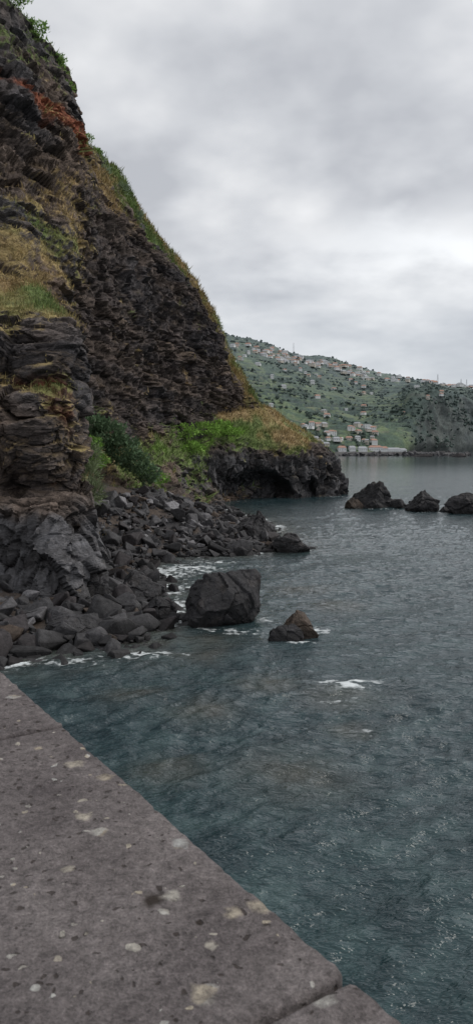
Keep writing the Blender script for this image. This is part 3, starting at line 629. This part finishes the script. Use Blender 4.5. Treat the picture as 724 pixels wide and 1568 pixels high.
def stone_block(name,s0,s1,t0,t1,z0,z1,seed,bev=.010,res=.012):
    bm=bmesh.new(); bmesh.ops.create_cube(bm,size=1)
    L=s1-s0
    for v_ in bm.verts: v_.co=Vector((v_.co.x*L,v_.co.y*(t1-t0),v_.co.z*(z1-z0)))
    bmesh.ops.bevel(bm,geom=bm.edges[:],offset=bev,segments=3,affect='EDGES',profile=.5)
    le=[e_ for e_ in bm.edges if abs(e_.verts[0].co.x-e_.verts[1].co.x)>L*.7]
    bmesh.ops.subdivide_edges(bm,edges=le,cuts=int(min(L/res,80)),use_grid_fill=True)
    V=np.array([v_.co[:] for v_ in bm.verts]); nn=np.stack([fbm(V*30+seed,3),fbm(V*30+seed+50,3),fbm(V*30+seed+90,3)],1)
    edge=np.maximum(np.abs(V[:,1])/((t1-t0)/2),0)>.93
    V=V+nn*np.where(edge,.007,.0)[:,None]
    for v_,c_ in zip(bm.verts,V):
        s=(s0+s1)/2+c_[0]; t=(t0+t1)/2+c_[1]; xy_=org+e*s+nrm*t; v_.co=Vector((xy_[0],xy_[1],(z0+z1)/2+c_[2]))
    me=bpy.data.meshes.new(name); bmesh.ops.recalc_face_normals(bm,faces=bm.faces); bm.to_mesh(me); bm.free(); me.materials.append(M_stone)
    for p_ in me.polygons: p_.use_smooth=True
    ob=bpy.data.objects.new(name,me); scn.collection.objects.link(ob); ob.parent=wall_
for i in range(-5,9):
    s0=i*.928; stone_block('coping_slab_%d'%(i+6),s0+.003,s0+.925,0,.62,6.27,6.4+(.0015 if i%2 else 0),i*3.1)
stone_block('wall_body',-5,12,.05,.57,-2,6.268,77,.01,.3)
q0=org+e*-5+nrm*.575;q1=org+e*12+nrm*.575;q2=org+e*12+nrm*9;q3=org+e*-5+nrm*9
V=[(*q0,5.4),(*q1,5.4),(*q2,5.4),(*q3,5.4),(*q0,-2),(*q1,-2),(*q2,-2),(*q3,-2)]
make_mesh('promenade_pavement',V,[(3,2,1,0),(2,6,5,1),(3,7,6,2),(0,4,7,3)],None,False,[M_con])

# ------------------------------------------------------------------ WORLD (overcast)
w=bpy.data.worlds.new('World'); scn.world=w; w.use_nodes=True; nt=w.node_tree; nt.nodes.clear()
out=nt.nodes.new('ShaderNodeOutputWorld'); bg=nt.nodes.new('ShaderNodeBackground'); bg2=nt.nodes.new('ShaderNodeBackground'); ad=nt.nodes.new('ShaderNodeMixShader')
sky=nt.nodes.new('ShaderNodeTexSky'); sky.sky_type='NISHITA'; sky.sun_disc=False
SE=math.radians(42); AZ=math.radians(75)
sky.sun_elevation=SE; sky.sun_rotation=AZ
nt.links.new(sky.outputs[0],bg.inputs[0]); bg.inputs[1].default_value=.08
tc=nt.nodes.new('ShaderNodeTexCoord'); d=tc.outputs['Generated']
sx=nt.nodes.new('ShaderNodeSeparateXYZ'); nt.links.new(d,sx.inputs[0])
den=math_(nt,'ADD',math_(nt,'MAXIMUM',sx.outputs[2],0.),.25)
cx=math_(nt,'DIVIDE',sx.outputs[0],den); cy=math_(nt,'DIVIDE',sx.outputs[1],den)
cb=nt.nodes.new('ShaderNodeCombineXYZ'); nt.links.new(cx,cb.inputs[0]); nt.links.new(cy,cb.inputs[1]); cb.inputs[2].default_value=2.9
na=noise(nt,cb.outputs[0],1.7,4,.5); na.inputs['Distortion'].default_value=.15; nbn=noise(nt,cb.outputs[0],4.5,4,.5)
t=math_(nt,'ADD',math_(nt,'MULTIPLY',na.outputs[0],.66),math_(nt,'MULTIPLY',nbn.outputs[0],.34))
cl=ramp(nt,t,[(.38,(.50,.515,.55)),(.46,(.62,.635,.665)),(.53,(.74,.75,.77)),(.62,(.90,.905,.915))])
hz=ramp(nt,sx.outputs[2],[(0.,1.),(.13,.7),(.26,0.)])
cl=mixc(nt,'MIX',math_(nt,'MULTIPLY',hz,.65),cl,(.55,.595,.65))
g1=math_(nt,'DIVIDE',math_(nt,'SUBTRACT',sx.outputs[2],.250),.024); g2=math_(nt,'DIVIDE',math_(nt,'SUBTRACT',sx.outputs[0],.30),.15)
g1=math_(nt,'ADD',g1,math_(nt,'MULTIPLY_ADD',nbn.outputs[0],5.,-2.5))
e2=math_(nt,'ADD',math_(nt,'MULTIPLY',g1,g1),math_(nt,'MULTIPLY',g2,g2)); gap=math_(nt,'EXPONENT',math_(nt,'MULTIPLY',e2,-.6))
gap=math_(nt,'MULTIPLY',gap,math_(nt,'GREATER_THAN',sx.outputs[1],0.))
cl=mixc(nt,'MIX',math_(nt,'MULTIPLY',gap,.9),cl,(.98,1.0,1.02))
nt.links.new(cl,bg2.inputs[0]); bg2.inputs[1].default_value=1.08
ad.inputs[0].default_value=.93; nt.links.new(bg.outputs[0],ad.inputs[1]); nt.links.new(bg2.outputs[0],ad.inputs[2]); nt.links.new(ad.outputs[0],out.inputs[0])
sl=bpy.data.lights.new('sun','SUN'); sl.energy=1.5; sl.angle=math.radians(30); sl.color=(1,.96,.9)
so=bpy.data.objects.new('sun',sl); scn.collection.objects.link(so)
dirv=Vector((math.sin(AZ)*math.cos(SE),math.cos(AZ)*math.cos(SE),math.sin(SE))); so.rotation_euler=(-dirv).to_track_quat('-Z','Y').to_euler(); so.location=(30,0,60)

# ------------------------------------------------------------------ CAMERA
cam=bpy.data.cameras.new('camera'); co=bpy.data.objects.new('camera',cam); scn.collection.objects.link(co); scn.camera=co
co.location=(0,0,7); co.rotation_euler=(math.radians(90-4.714),0,0)
cam.sensor_fit='VERTICAL'; cam.sensor_height=36; cam.lens=36/2/(784/1140); cam.clip_start=.05; cam.clip_end=60000
cam.dof.use_dof=True; cam.dof.focus_distance=45; cam.dof.aperture_fstop=14
